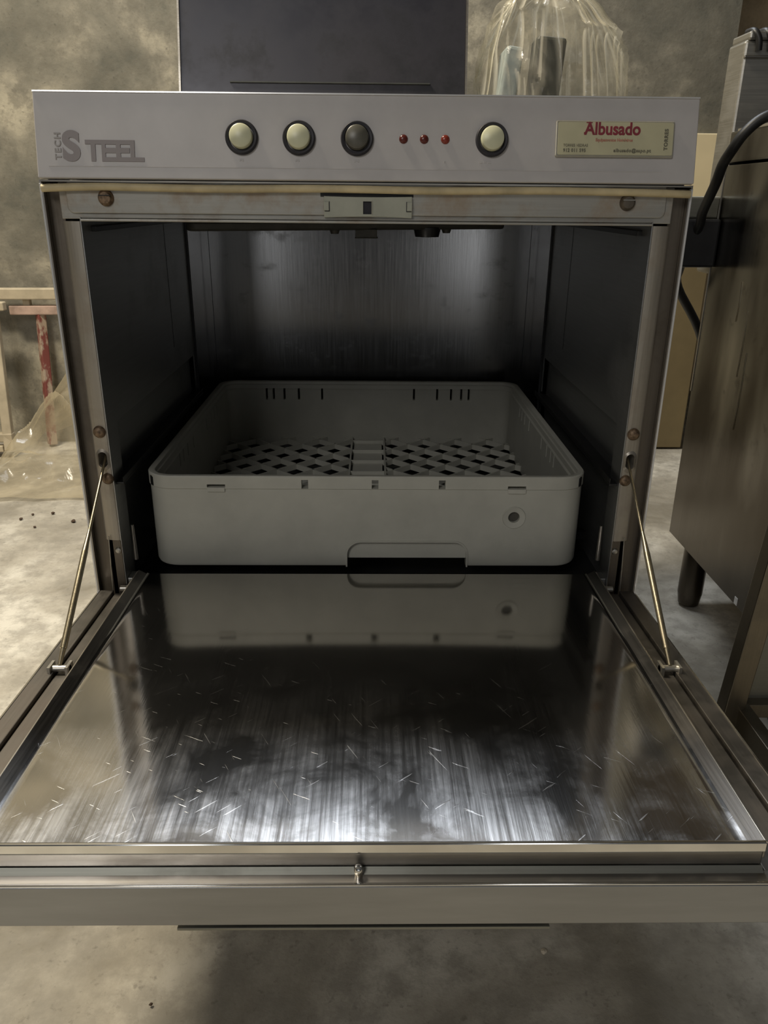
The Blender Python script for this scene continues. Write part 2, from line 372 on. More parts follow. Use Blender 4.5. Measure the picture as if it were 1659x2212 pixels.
# ------------------------------------------------------------------ the glass washer
W = empty('glass_washer', (0, 0, 0), 'open-fronted undercounter stainless glass washer with light gray control panel and dropped door', 'dishwasher')
link('top_panel', B(-.3035, .3035, .012, .6, .790, .8010), 'side', W, bevel=.0012)
for s in (-1, 1):
    bm = bmesh.new()
    box(bm, s*.3047, s*.3030, 0, .6, .06, .7275); box(bm, s*.3035, s*.3020, .022, .6, .7270, .789); box(bm, s*.3047, s*.3018, -.0004, .002, .07, .7245)
    sp = link('side_panel', bm, 'side', W)
    link('front_edge_glint', B(s*.3049, s*.3030, -.0008, .0002, .07, .7245), 'edge_white', sp, bevel=.0003)
    link('door_channel', B(s*.3028, s*.2885, .010, .0125, .07, .7245), 'chan', W)
    # jamb strip: softly rounded front, cut away at the bottom
    bm = bmesh.new()
    pr = [(.2712, .030), (.2712, .0015), (.2722, .0003), (.2745, 0), (.2800, .0004), (.2860, .0014), (.2888, .004), (.2895, .0105), (.2860, .0105), (.2850, .03)]
    extrude2(bm, pr, lambda a, b, t: Vector((s*a, b, .363 if t == 0 else .6915)))
    jm = link('door_jamb', bm, 'jamb', W, smooth=True)
    bm = bmesh.new()
    extrude2(bm, rrect(-.0045, .0045, -.008, .008, .0044, 8), lambda a, b, t: Vector((s*.279+a, -.01 if t == 0 else .022, .456+b)))
    boolean(jm, bm)
    link('slot_backing', B(s*.272, s*.288, .0225, .024, .44, .472), 'black', jm)
    bm = bmesh.new()
    o_, i_ = rrect(-.0068, .0068, -.0125, .0125, .0067, 8), rrect(-.0048, .0048, -.0085, .0085, .0047, 8)
    vo = [bm.verts.new((s*.279+a, .0004, .455+b)) for a, b in o_]; vi = [bm.verts.new((s*.279+a, -.0016, .456+b)) for a, b in i_]
    for i in range(len(vo)): bm.faces.new((vo[i], vo[(i+1) % len(vo)], vi[(i+1) % len(vi)], vi[i]))
    link('rod_grommet', bm, 'jamb', jm, smooth=True)
    for zz, rr, xo, mt in ((.486, .0066, .279, 'rust'), (.4345, .0062, .2765, 'rust')):
        bm = bmesh.new(); lathe(bm, [(0, .0042), (rr*.6, .0036), (rr*.92, .0018), (rr, 0), (rr, -.001)], 20, Matrix.Translation((s*xo, .0, zz)) @ Matrix.Rotation(R(90), 4, 'X'))
        sc_ = link('screw', bm, mt, jm, smooth=True)
    # hinge block under the jamb
    bm = bmesh.new(); box(bm, s*.2712, s*.2815, .003, .03, .295, .3625); box(bm, s*.2712, s*.2724, -.0005, .03, .285, .3625)
    hb = link('hinge_block', bm, 'chan', W, bevel=.0006)
    bm = bmesh.new(); lathe(bm, [(0, .004), (.003, .003), (.0042, 0), (.0042, -.001)], 16, Matrix.Translation((s*.2755, .0035, .350)) @ Matrix.Rotation(R(90), 4, 'X'))
    link('screw', bm, 'screw', hb, smooth=True)
    link('hinge_wire', CY((s*.2835, -.001, .368), (s*.2855, -.004, .30), .0006, seg=8), 'screw', W)
    bm = bmesh.new(); cyl(bm, (s*.2685, -.004, .306), (s*.2765, -.004, .306), .0035); 
    link('hinge_pin', bm, 'screw', W, smooth=True)
    # chamber side wall, its lower recess, rails and seams
    cw = link('chamber_side', B(s*.2712, s*.276, .030, .434, .487, .695), 'chamber', W, bevel=.0008)
    link('lower_side', B(s*.281, s*.2835, .030, .434, .29, .489), 'chamber', W)
    link('return_lip', B(s*.2706, s*.2716, .0002, .0335, .300, .695), 'chamber', W)
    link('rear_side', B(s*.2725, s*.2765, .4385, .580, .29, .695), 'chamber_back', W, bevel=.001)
    bm = bmesh.new(); box(bm, s*.2680, s*.2712, .4325, .4345, .40, .686); box(bm, s*.2690, s*.2712, .4375, .4395, .29, .686)
    link('seam_strip', bm, 'blackp', cw, bevel=.0004)
    link('panel_seam', B(s*.27085, s*.2713, .309, .3105, .52, .695), 'blackp', cw)
    link('upper_rail', B(s*.2655, s*.2712, .026, .40, .6815, .6868), 'blackp', W, bevel=.0008)
    bm = bmesh.new(); box(bm, s*.262, s*.281, .006, .43, .426, .4285); box(bm, s*.262, s*.2628, .006, .43, .4285, .4345)
    link('basket_runner', bm, 'black', W, bevel=.0004)
    bm = bmesh.new(); cyl(bm, (s*.2625, .018, .332), (s*.2625, .018, .374), .0026, .0016, 14)
    link('glint_post', bm, 'side', W, smooth=True)  # post added to draw a bright reflection low in the chamber
    link('door_stop', B(s*.262, s*.2705, .004, .022, .298, .315), 'chamber', W, bevel=.001)
# chamber shell
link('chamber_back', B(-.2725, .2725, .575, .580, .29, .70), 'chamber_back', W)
bm = bmesh.new(); box(bm, -.276, .276, .012, .58, .695, .699); link('chamber_roof', bm, 'chamber', W)
for s in (-1, 1):
    link('corner_crease', B(s*.2655, s*.2662, .5742, .5752, .29, .69), 'blackp', W)
bm = bmesh.new(); box(bm, -.281, .281, .02, .58, .285, .290); box(bm, -.2705, .2705, .0035, .022, .285, .3035)
link('chamber_sill', bm, 'black', W, bevel=.0006)
bm = bmesh.new()
for y in (.14, .40): box(bm, -.2835, .2835, y, y+.012, .3045, .3145)
link('basket_support', bm, 'black', W)
link('lower_front', B(-.3018, .3018, .002, .005, .07, .284), 'side', W)
link('rear_panel', B(-.303, .303, .597, .6, .06, .789), 'side', W)
link('base_plate', B(-.303, .303, .004, .597, .058, .062), 'side', W)
for x in (-.26, .26):
    for y in (.05, .55):
        bm = bmesh.new(); cyl(bm, (x, y, .0), (x, y, .012), .022, .018); cyl(bm, (x, y, .012), (x, y, .06), .012)
        link('foot', bm, 'blackp', W, smooth=True)
# crossbeam over the opening with its raised rounded plate
bm = bmesh.new(); box(bm, -.2885, .2885, .0015, .012, .6935, .7255); box(bm, -.2712, .2712, -.0012, .012, .6915, .6938)
cb = link('crossbeam', bm, 'beam', W, bevel=.0008)
bm = bmesh.new()
extrude2(bm, rrect(-.2815, .2815, .6985, .7275, .006), lambda a, b, t: Vector((a, .0016 if t == 0 else -.0004, b)))
link('beam_plate', bm, 'beam', cb, bevel=.0012, seg=3)
link('beam_lip', B(-.2712, .2712, -.0018, .0, .69525, .6958), 'steel', cb)
for s in (-1, 1):
    bm = bmesh.new(); lathe(bm, [(0, .005), (.005, .0045), (.0068, .0025), (.0076, 0), (.0076, -.001)], 24, Matrix.Translation((s*.2445, -.0004, .7122)) @ Matrix.Rotation(R(90), 4, 'X'))
    sc_ = link('screw', bm, 'rust' if s < 0 else 'chan', cb, smooth=True)
    link('screw_slot', B(s*.2445-.0055, s*.2445+.0055, -.0058, -.0050, .7140, .7148), 'black' if s < 0 else 'screw', cb)
# cream door gasket
bm = bmesh.new()
tube(bm, [(-.3015+.6030*i/14, -.0035, .7213 + .0005*math.sin(i*1.3) - (.0012 if i in (0, 14) else 0)) for i in range(15)], .0034, 14, 3)
link('door_gasket', bm, 'gasket', W, smooth=True)
link('steel_strip', B(-.302, .302, -.0045, .004, .7258, .7272), 'steel', W)
link('panel_backing', B(-.3005, .3005, .012, .03, .7262, .7890), 'blackp', W)
# latch
bm = bmesh.new()
pts = [(-.0412+.0824*i/12, .7155 + .0006*(1-((i-6)/6)**2)*-1) for i in range(13)] + [(.0412-.0824*i/12, .6967+.0008*(1-((i-6)/6)**2)*1.3) for i in range(13)]
extrude2(bm, pts, lambda a, b, t: Vector((a, -.0052 if t == 0 else .001, b)))
la = link('latch', bm, 'latch', W, bevel=.0006)
bm = B(-.0046, .0033, -.02, -.0015, .7000, .7112); boolean(la, bm)
link('latch_slot', B(-.0046, .0033, -.0032, -.0028, .7000, .7112), 'bezel', la)
link('slot_lip', B(.0034, .0042, -.0058, -.0048, .6995, .7118), 'plate_rim', la)
link('latch_shadow_gap', B(-.0445, .0425, -.0010, .0002, .7150, .7185), 'black', la)
for s in (-1, 1):
    bm = bmesh.new(); box(bm, s*.0365, s*.0412, -.0062, -.0050, .7030, .7105)
    link('latch_clip', bm, 'latch', la, bevel=.0004)
    bm = bmesh.new(); box(bm, s*.0358, s*.0364, -.0056, -.0051, .7025, .7110); box(bm, s*.0358, s*.0405, -.0056, -.0051, .7022, .7028)
    link('clip_gap', bm, 'bezel', la)

# control panel, leaning back 10.6 degrees
CP = bmesh.new()
extrude2(CP, [(0, 0), (.0065, 0), (.0065, .064), (.019, .0695), (.019, .0735), (.0006, .0735)], lambda a, b, t: Vector((-.302 if t == 0 else .302, a, b)))
CP = link('control_panel', CP, 'film', W, bevel=.0009, seg=3, loc=(0, -.008, .7289), rot=(R(-10.6), 0, 0))
link('top_edge_glint', B(-.3018, .3018, -.0005, .0012, .0728, .0740), 'edge_white', CP)  # bright line of back light drawn as a pale strip
link('printed_line', B(-.2914, .2715, -.00025, .0002, .0098, .0105), 'white_ink', CP)
for i, (x, z, kind) in enumerate(((-.1150, .0360, 'cream'), (-.0630, .0359, 'cream'), (-.0101, .0359, 'btn_dark'), (.1130, .0362, 'cream'))):
    mt = Matrix.Translation((x, 0, z)) @ Matrix.Rotation(R(90), 4, 'X')
    bm = bmesh.new(); lathe(bm, [(.0138, .0040), (.0146, .0032), (.0149, .0014), (.0149, -.001)], 40, mt)
    lathe(bm, [(.0138, .0040), (.0116, .0036), (.0112, .0005)], 40, mt)
    bz = link('button', bm, 'bezel', CP, smooth=True); bz['label'] = ('cream round push button in a black bezel' if kind == 'cream' else 'dark gray round push button in a black bezel')
    bm = bmesh.new(); lathe(bm, [(0, .0098), (.0088, .0094), (.0101, .0084), (.0105, .006), (.0106, .001)], 40, mt)
    link('button_cap', bm, kind, bz, smooth=True)
for x, mt in ((.0323, 'led1'), (.0512, 'led1'), (.0705, 'led2')):
    bm = bmesh.new(); lathe(bm, [(0, .0022), (.0022, .0018), (.0036, .0010), (.0040, 0), (.0040, -.0005)], 24, Matrix.Translation((x, 0, .0361)) @ Matrix.Rotation(R(90), 4, 'X'))
    link('indicator_lamp', bm, mt, CP, smooth=True)
for x, w_ in ((-.1155, .004), (-.0645, .004), (-.0102, .005), (.0705, .002), (.108, .012)):
    bm = bmesh.new()
    for k in range(3): box(bm, x-w_/2+k*w_/3, x-w_/2+(k+.7)*w_/3, -.00022, .0002, .0158+.0005*(k % 2), .0178)
    link('faded_symbol', bm, 'film' if False else 'white_ink', CP)
# logo
text('logo_letter', 'S', .0335, -.2775, .0160, 'logo', CP, bold=.0016, sx=1.0)
bm = bmesh.new()
def lb(x0, x1, z0, z1): box(bm, x0, x1, -.00055, .0002, z0, z1)
lb(-0.2572, -0.2125, 0.029, 0.0327)
lb(-0.2521, -0.248, 0.0144, 0.029)
lb(-0.2424, -0.2389, 0.018, 0.029)
lb(-0.2424, -0.2041, 0.0144, 0.018)
lb(-0.2389, -0.2294, 0.0217, 0.026)
lb(-0.2294, -0.2253, 0.018, 0.029)
lb(-0.2253, -0.2171, 0.0217, 0.026)
lb(-0.2164, -0.2125, 0.018, 0.029)
link('logo_lettering', bm, 'logo', CP)
text('small_lettering', 'TECH', .0080, -.2792, .0156, 'logo2', CP, rotz=R(90), space=1.25, bold=.0002)
# name plate
bm = bmesh.new(); extrude2(bm, rrect(.1712, .2798, .0218, .0528, .0016), lambda a, b, t: Vector((a, -.0002 if t == 0 else -.0024, b)))
NP = link('name_plate', bm, 'plate_rim', CP, bevel=.0007)
bm = bmesh.new(); extrude2(bm, rrect(.1732, .2785, .0236, .0515, .0014), lambda a, b, t: Vector((a, -.0022 if t == 0 else -.0027, b)))
link('plate_face', bm, 'plate', NP)
ty = -.0029
text('red_lettering', 'Albusado', .0148, .1972, .0410, 'red_ink', NP, y=ty, bold=.0004, sx=.92)
bm = bmesh.new(); box(bm, .1985, .2040, ty-.0001, ty+.0002, .0506, .0514); cyl(bm, (.1977, ty-.0001, .0420), (.1977, ty+.0002, .0420), .0012, seg=12)
link('letter_flourish', bm, 'red_ink', NP)
text('pink_lettering', 'Equipamentos Hoteleiros', .0036, .2075, .0352, 'pink_ink', NP, y=ty, bold=.00012, sx=.92)
text('town_lettering', 'TORRES VEDRAS', .0033, .1782, .0305, 'gray_ink', NP, y=ty, sx=.92)
text('phone_lettering', '912 011 595', .0040, .1782, .0260, 'gray_ink', NP, y=ty, bold=.0001, space=1.12, sx=.92)
text('mail_lettering', 'albusado@sapo.pt', .0041, .2245, .0262, 'gray_ink', NP, y=ty, bold=.0001, space=1.1, sx=1.02)
text('side_lettering', 'TORRES', .0046, .2737, .0280, 'gray_ink', NP, y=ty, bold=.00015, rotz=R(90), space=1.15)

# spray arm under the chamber roof
bm = bmesh.new()
ca = Vector((-.002, .30, .6815)); dv = Vector((.40, .17, 0)).normalized()
ang = math.atan2(dv.y, dv.x); SM = Matrix.Translation(ca) @ Matrix.Rotation(ang, 4, 'Z')
extrude2(bm, rrect(-.235, .205, -.014, .014, .013), lambda a, b, t: SM @ Vector((a, b, -.0055 if t == 0 else .0055)))
SA = link('spray_arm', bm, 'dark', W, bevel=.003, smooth=True)
bm = bmesh.new(); lathe(bm, [(0, -.013), (.016, -.012), (.018, -.004), (.018, .0)], 28, Matrix.Translation((.078, .335, .6785)))
link('arm_nut', bm, 'blackp', SA, smooth=True)
bm = bmesh.new(); box(bm, -.018, .010, .285, .312, .6668, .6770); box(bm, -.019, .011, .284, .313, .6658, .6672); link('arm_hub', bm, 'dark', SA, bevel=.0008)
for x, y in ((-.045, .29), (.105, .345)):
    bm = bmesh.new(); cyl(bm, (x, y, .671), (x, y, .677), .005, .007); link('spray_nozzle', bm, 'dark', SA, smooth=True)

# ------------------------------------------------------------------ the dropped door (local frame: origin at the hinge, -Y towards the viewer)
DR = bmesh.new()
def dbox(*a): box(DR, *a)
dbox(-.300, .300, -.4295, -.002, -.0508, -.0480)                 # outer skin
dbox(-.300, .300, -.4300, -.4190, -.0506, -.0203)                # front rail
D = link('door', DR, 'door_shell', W, bevel=.0011, seg=3, loc=(0, 0, .325), rot=(R(-2.5), 0, 0))
for s in (-1, 1):
    link('side_flange', B(s*.2842, s*.3000, -.4190, -.004, -.0505, -.0210), 'flange', D, bevel=.0008)
    link('side_ledge', B(s*.2550, s*.2830, -.4190, -.004, -.0505, -.0245), 'flange', D, bevel=.0008)
link('front_skin', B(-.3002, .3002, -.4312, -.4298, -.0508, -.0210), 'door_front', D, bevel=.0005)
link('edge_bead', B(-.300, .300, -.4310, -.4290, -.0210, -.0194), 'chrome', D, bevel=.0005)
bm = bmesh.new(); extrude2(bm, [(-.4188, -.0170), (-.4188, -.0205), (-.4222, -.0205)], lambda a, b, t: Vector((-.2505 if t == 0 else .2505, a, b)))
link('ledge_fillet', bm, 'panel_gray', D)
for s in (-1, 1):
    link('side_bead', B(s*.3004, s*.2990, -.4295, -.004, -.0212, -.0203), 'chrome', D)
# inner liner: tray with a softly crowned polished plate
bm = bmesh.new()
extrude2(bm, [(-.2565, .0), (.2565, .0), (.2505, -.4180), (-.2505, -.4180)], lambda a, b, t: Vector((a, b, -.045 if t == 0 else -.0066)))
LN = link('door_liner', bm, 'door_shell', D, bevel=.0012, seg=3)
def plate_bm():
    bm = bmesh.new(); nx, ny = 64, 56; g = []
    for j in range(ny+1):
        v = j/ny; row = []
        for i in range(nx+1):
            u = i/nx*2-1
            # finer sampling near the borders
            uu = math.copysign(1-(1-abs(u))**1.5, u)
            y = .006 - .4240*v
            hw = .2555 - .0060*v - .0075
            x = uu*hw; vv = (v-.5)*2
            de = (1-abs(uu))*hw                       # distance to the side edge
            z = -.0052 + .0012*max(0, 1-de/.003)**1.5
            z += .0030*(1-abs(uu)**2.4)*(1-abs(vv)**3.0)
            row.append(bm.verts.new((x, y, z)))
        g.append(row)
    for j in range(ny):
        for i in range(nx): bm.faces.new((g[j][i], g[j][i+1], g[j+1][i+1], g[j+1][i]))
    return bm
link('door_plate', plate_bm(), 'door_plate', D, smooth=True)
for s in (-1, 1):
    bm = bmesh.new(); extrude2(bm, [(0, -.0045), (.0086, .0004), (.0086, -.012), (0, -.012)], lambda a, b, t: Vector((s*((.2480 if t == 0 else .2420)+a), .004 if t == 0 else -.4175, b)))
    link('plate_border', bm, 'border', D)
link('liner_edge', B(-.2515, .2515, -.4192, -.4166, -.0070, .0010), 'chrome', D, bevel=.0010)
for s in (-1, 1):
    bm = bmesh.new(); extrude2(bm, [(s*.2575, 0), (s*.2562, 0), (s*.2502, -.418), (s*.2515, -.418)], lambda a, b, t: Vector((a, b, -.012 if t == 0 else .0006)))
    link('liner_rim', bm, 'steel', D, bevel=.0003)
bm = bmesh.new(); cyl(bm, (-.003, -.4240, -.021), (-.003, -.4240, -.0145), .0025, seg=20); lathe(bm, [(0, .0035), (.0020, .0030), (.0030, .0014), (.0030, -.0008), (.0024, -.0018)], 20, Matrix.Translation((-.003, -.4240, -.0148)))
link('striker_pin', bm, 'chrome', D, smooth=True)
bm = bmesh.new(); box(bm, -.116, .117, -.4300, -.3950, -.0545, -.0537); box(bm, -.116, .117, -.4306, -.4298, -.0556, -.0537); box(bm, -.116, .117, -.3960, -.3940, -.0545, -.0505)
link('door_handle', bm, 'panel_gray', D, bevel=.0002)
for s in (-1, 1):
    bm = bmesh.new()
    cyl(bm, (s*.2700, -.1760, -.0195), (s*.2890, -.1760, -.0195), .0032, seg=16); box(bm, s*.2700, s*.2725, -.183, -.169, -.0270, -.0150)
    box(bm, s*.2860, s*.2885, -.183, -.169, -.0270, -.0150)
    link('rod_anchor', bm, 'screw', D, smooth=True)
    # support rod, thin hook end at the jamb and a thicker sleeve below
    bm = bmesh.new()
    a = Vector((s*.279, .012, .4585)); b = Vector((s*.2797, -.176, .3160)); d = (b-a)
    cyl(bm, a, a+d*.42, .0014, .0017, 12); cyl(bm, a+d*.40, a+d*.50, .0017, .0030, 14); cyl(bm, a+d*.50, a+d*.93, .0031, .0031, 16); cyl(bm, a+d*.93, b, .0026, .0018, 14)
    link('support_rod', bm, 'rod', W, smooth=True)

# ------------------------------------------------------------------ the basket
def basket():
    x0, x1, y0, y1 = -.2500, .2475, .0345, .5310
    zb = .3150
    root = empty('glass_basket', ((x0+x1)/2, (y0+y1)/2, zb), 'gray plastic square glass basket with lattice floor inside the open washer', 'dish rack')
    ox, oy = root.location.x, root.location.y
    prof = [(.0040, .0), (.0010, .0012), (0, .004), (0, .0955), (-.0012, .0965), (-.0012, .1098), (-.0002, .1112), (.0040, .1116), (.0062, .1105), (.0070, .1065), (.0085, .1055), (.0092, .0995), (.0110, .0975), (.0118, .0060), (.0105, .0020), (.0080, 0)]
    bm = bmesh.new(); rings = []
    for o, z in prof:
        rings.append([bm.verts.new((x-ox, y-oy, z)) for x, y in rrect(x0+o, x1-o, y0+o, y1-o, .031-o, 8)])
    for i in range(len(rings)):
        a, b = rings[i], rings[(i+1) % len(rings)]
        for k in range(len(a)): bm.faces.new((a[k], a[(k+1) % len(a)], b[(k+1) % len(b)], b[k]))
    sh = link('basket_wall', bm, 'basket', root)
    cut = bmesh.new()
    def cb_(xa, xb, za, zb_, ya, yb): box(cut, xa-ox, xb-ox, ya-oy, yb-oy, za-zb, zb_-zb)
    F = (y0-.01, y0+.02)
    for xa in (-.0743, .0042, .0793): cb_(xa, xa+.0075, .4118, .4222, *F)
    cb_(-.1797, -.1593, .4130, .4165, *F); cb_(.1570, .1775, .4118, .4153, *F)
    for s in (-1, 1):
        c = Vector((s*.2407-.00125-ox, y0+.0103-oy, .4165-zb))
        box(cut, -.012, .012, -.0024, .0024, -.0056, .0056, mat=Matrix.Translation(c) @ Matrix.Rotation(R(s*-44), 4, 'Z'))
    for i, x in enumerate((-.1745, -.1627, -.1446, -.1202, -.0809, .0753, .1148, .1385, .1559, .1686)):
        cb_(x-.0018, x+.0018, .3955, .4145, y1-.03, y1+.01)
    for s, X in ((-1, x0), (1, x1)):
        for y in (.16, .18, .205, .24, .33, .365, .39, .41): box(cut, X-.02-ox, X+.02-ox, y-.0018-oy, y+.0018-oy, .3955-zb, .4125-zb)
    cyl(cut, (.1665-ox, y0-.01-oy, .3773-zb), (.1665-ox, y0+.02-oy, .3773-zb), .0066, seg=32)
    # hand hold in the front
    pts = rrect(-.0240, .1142, .27, .3462, .0155, 8)
    extrude2(cut, pts, lambda a, b, t: Vector((a-ox, (F[0] if t == 0 else F[1])-oy, b-zb)))
    boolean(sh, cut)
    for p in sh.data.polygons: p.use_smooth = True
    sh.data.set_sharp_from_angle(angle=R(35))
    # raised edging of the hand hold
    bm = bmesh.new()
    po, pi = rrect(-.0257, .1159, .27, .3479, .0170, 8), rrect(-.0240, .1142, .27, .3462, .0155, 8)
    def rim(bm, po, pi, ya, yb, clip=None):
        for i in range(len(po)):
            j = (i+1) % len(po)
            if clip and min(po[i][1], po[j][1]) < clip:
                if max(po[i][1], po[j][1]) < clip+.001: continue
            q = [Vector((p[0]-ox, ya-oy, max(p[1], clip or -9)-zb)) for p in (po[i], po[j], pi[j], pi[i])]
            q2 = [v + Vector((0, yb-ya, 0)) for v in q]
            a = [bm.verts.new(v) for v in q]; b = [bm.verts.new(v) for v in q2]
            bm.faces.new(a); bm.faces.new(b[::-1])
            for k in range(4): bm.faces.new((a[k], a[(k+1) % 4], b[(k+1) % 4], b[k]))
    rim(bm, po, pi, y0-.0012, y0+.001, .3152)
    link('hand_hold_edge', bm, 'basket', sh)
    bm = bmesh.new(); box(bm, -.030-ox, .120-ox, y0+.0045-oy, y0+.0060-oy, .3245-zb, .362-zb)
    link('hand_hold_backing', bm, 'basket', sh)
    bm = bmesh.new(); box(bm, .158-ox, .175-ox, y0+.0045-oy, y0+.0060-oy, .368-zb, .387-zb); link('hole_backing', bm, 'dark', sh)
    for s_ in (-1, 1):
        ph = R(40); cx = (x0+.031) if s_ < 0 else (x1-.031)
        P = Vector((cx+s_*.0323*math.cos(ph)-ox, y0+.031-.0323*math.sin(ph)-oy, .4175-zb))
        bm = bmesh.new(); box(bm, -.0010, .0003, -.0020, .0020, -.0055, .0055, mat=Matrix.Translation(P) @ Matrix.Rotation(-ph if s_ > 0 else math.pi+ph, 4, 'Z'))
        link('corner_slot', bm, 'black', sh)
    for xa, xb, z in ((-.1795, -.1600, .4128), (.1572, .1777, .4116)):
        bm = bmesh.new(); box(bm, xa-ox, xb-ox, y0-.0020-oy, y0+.001-oy, z-.0050-zb, z-zb); link('label_tab', bm, 'basket', sh, bevel=.0004)
    bm = bmesh.new(); lathe(bm, [(.0066, .0), (.0105, .0006), (.0128, .0013), (.0134, .0), (.0134, -.001), (.0066, -.001), (.0066, 0)], 40, Matrix.Translation((.1665-ox, y0-oy, .3773-zb)) @ Matrix.Rotation(R(90), 4, 'X'))
    link('hole_ring', bm, 'basket', sh, smooth=True)
    bm = bmesh.new()
    random.seed(3)
    for k in range(6): box(bm, .1420+k*.0024-ox, .1428+k*.0024-ox, y0-.0003-oy, y0+.001-oy, .3395-zb, .3470-zb)
    for r_, (xa, xb) in enumerate(((.168, .190), (.156, .196), (.172, .188))):
        x = xa
        while x < xb:
            w = random.uniform(.0008, .0022); z = .3485-r_*.0062
            box(bm, x-ox, x+w-ox, y0-.0003-oy, y0+.001-oy, z-.0018-zb, z+.0012-zb); x += w+.0009
    link('moulded_mark', bm, 'basket', sh)
    # floor: diagonal ribs left and right of the centre strip, each its own part
    za, zc = .3215-zb, .3300-zb
    ya, yb = y0+.0115, y1-.0115
    def rib(p, q, w=.0026, z0=za, z1=zc, nm='rib'):
        p = Vector((*p, 0)); q = Vector((*q, 0)); d = q-p
        if d.length < .012: return
        m = Matrix.Translation(((p.x+q.x)/2-ox, (p.y+q.y)/2-oy, 0)) @ Matrix.Rotation(math.atan2(d.y, d.x), 4, 'Z')
        bm = bmesh.new(); box(bm, -d.length/2, d.length/2, -w/2, w/2, z0, z1, mat=m)
        link(nm, bm, 'basket', root)
    for (xa, xb, mir) in ((x0+.0115, -.0300, False), (.0245, x1-.0115, True)):
        for k in range(-14, 15):
            for sgn in (1, -1):
                # line x*sgn + y = c
                if not mir: c = (.258 if sgn == 1 else (.511-.027)) + .0545*k
                else: c = (.231+.280*0+.027 if sgn == -1 else .511-.027) + .0545*k + (0.006 if sgn == 1 else -.006)
                ts = []
                for X in (xa, xb):
                    Y = c - sgn*X
                    if ya <= Y <= yb: ts.append((X, Y))
                for Y in (ya, yb):
                    X = (c-Y)*sgn
                    if xa < X < xb: ts.append((X, Y))
                if len(ts) >= 2: rib(ts[0], ts[1])
    for X in (-.0300, .0245): rib((X, ya), (X, yb), .0028, za, zc+.0004, 'long_rib')
    for k in range(9):
        Y = ya + .018 + .0545*k
        if Y < yb: rib((-.0300, Y), (.0245, Y), .0026)
    bm = bmesh.new(); box(bm, -.026-ox, .0205-ox, ya+.07-oy, yb-.02-oy, za, za+.003); link('centre_strip', bm, 'basket', root)
    return root
basket()

# ------------------------------------------------------------------ things on and around the washer
t = empty('dark_steel_cabinet', (-.055, .43, .8013), 'dark blue-black stained steel cabinet front standing on top of the washer', 'cabinet')
bm = bmesh.new()
extrude2(bm, [(-.13, 0), (.12, 0), (.12, .42), (-.025, .42)], lambda a, b, s_: Vector((-.180 if s_ == 0 else .175, a, b)))
link('cabinet_body', bm, 'dark_panel', t, bevel=.002)
bm = bmesh.new(); mm = Matrix.Translation((0, -.13, 0)) @ Matrix.Rotation(-math.atan2(.105, .42), 4, 'X')
box(bm, -.118, .130, -.0022, .0005, .046, .0475, mat=mm); link('reflection_line', bm, 'darkgray', t)  # panel edge reflected in the cabinet front, drawn as a strip
for s, x in ((-1, -.180), (1, .175)):
    bm = bmesh.new(); box(bm, x-.0012, x+.0012, -.0012, .002, 0, .43, mat=mm); link('bright_edge', bm, 'steel', t)

def bag():
    t = empty('plastic_bag', (.231, .33, .8013), 'clear crumpled plastic bag tied at top, beside the dark cabinet on the washer', 'bag')
    bm = bmesh.new(); nu, nv = 200, 80; g = []
    for j in range(nv+1):
        v = j/nv
        hgt = .150*math.sin(min(v/.86, 1)*math.pi/2)**.95 if v < .86 else .150 + (v-.86)/.14*.055
        rad = math.cos(min(v/.88, 1)*math.pi/2)**.62 if v < .8 else None
        if rad is None:
            rad = max(.07, math.cos(.8/.88*math.pi/2)**.62*(1-(v-.8)/.07)) if v < .87 else .07+.20*((v-.87)/.13)
        row = []
        for i in range(nu):
            a = 2*math.pi*i/nu
            w1 = a*7+noise.noise(Vector((math.cos(a)*2, math.sin(a)*2, v*.8)))*5
            w2 = a*15+2+noise.noise(Vector((math.cos(a)*3, math.sin(a)*3, 5+v*.7)))*4
            fold = (1-abs(math.sin(w1))**.7)*1.2 + (1-abs(math.sin(w2))**.6)*.6 - .55      # sharp radial creases
            amp = .035 + .20*v**1.3
            p = Vector((math.cos(a)*.094*rad*(1+amp*fold), math.sin(a)*.088*rad*(1+amp*fold), hgt))
            q = p*21+Vector((3, 1, 2))
            rg = (1-abs(noise.noise(q*.55)))**5*.012
            d_ = Vector((math.cos(a), math.sin(a), .25))
            p += d_*(rg-.006)*(1 if v > .02 else .3); p.z = max(p.z, .0005)
            p.x -= .012*v; p.x = max(p.x, -.108)
            row.append(bm.verts.new(p))
        g.append(row)
    for j in range(nv):
        for i in range(nu): bm.faces.new((g[j][i], g[j][(i+1) % nu], g[j+1][(i+1) % nu], g[j+1][i]))
    link('bag_film', bm, 'bag', t, smooth=True)
    bm = bmesh.new(); lathe(bm, [(.010, -.004), (.0125, 0), (.010, .004)], 20, Matrix.Translation((-.0125, 0, .152))); link('bag_tie', bm, 'cream_paint', t, smooth=True)
    # what is inside
    c = bmesh.new(); 
    extrude2(c, rrect(-.0185, .0185, -.02, .02, .005), lambda a, b, s_: Vector((a, b, 0 if s_ == 0 else .098)))
    o = link('dark_canister', c, 'darkgray', None, bevel=.004, loc=(.216, .325, .8016), rot=(0, R(4), 0)); tag(o, 'dark gray upright canister seen through the clear bag', 'container')
    c = bmesh.new(); extrude2(c, rrect(-.011, .011, -.03, .03, .005), lambda a, b, s_: Vector((a, b, 0 if s_ == 0 else .085)))
    o = link('pale_blue_block', c, 'bluegray', None, bevel=.004, loc=(.166, .32, .8018), rot=(0, R(7), 0)); tag(o, 'pale blue-gray slab at the left inside the clear bag', 'container')
bag()

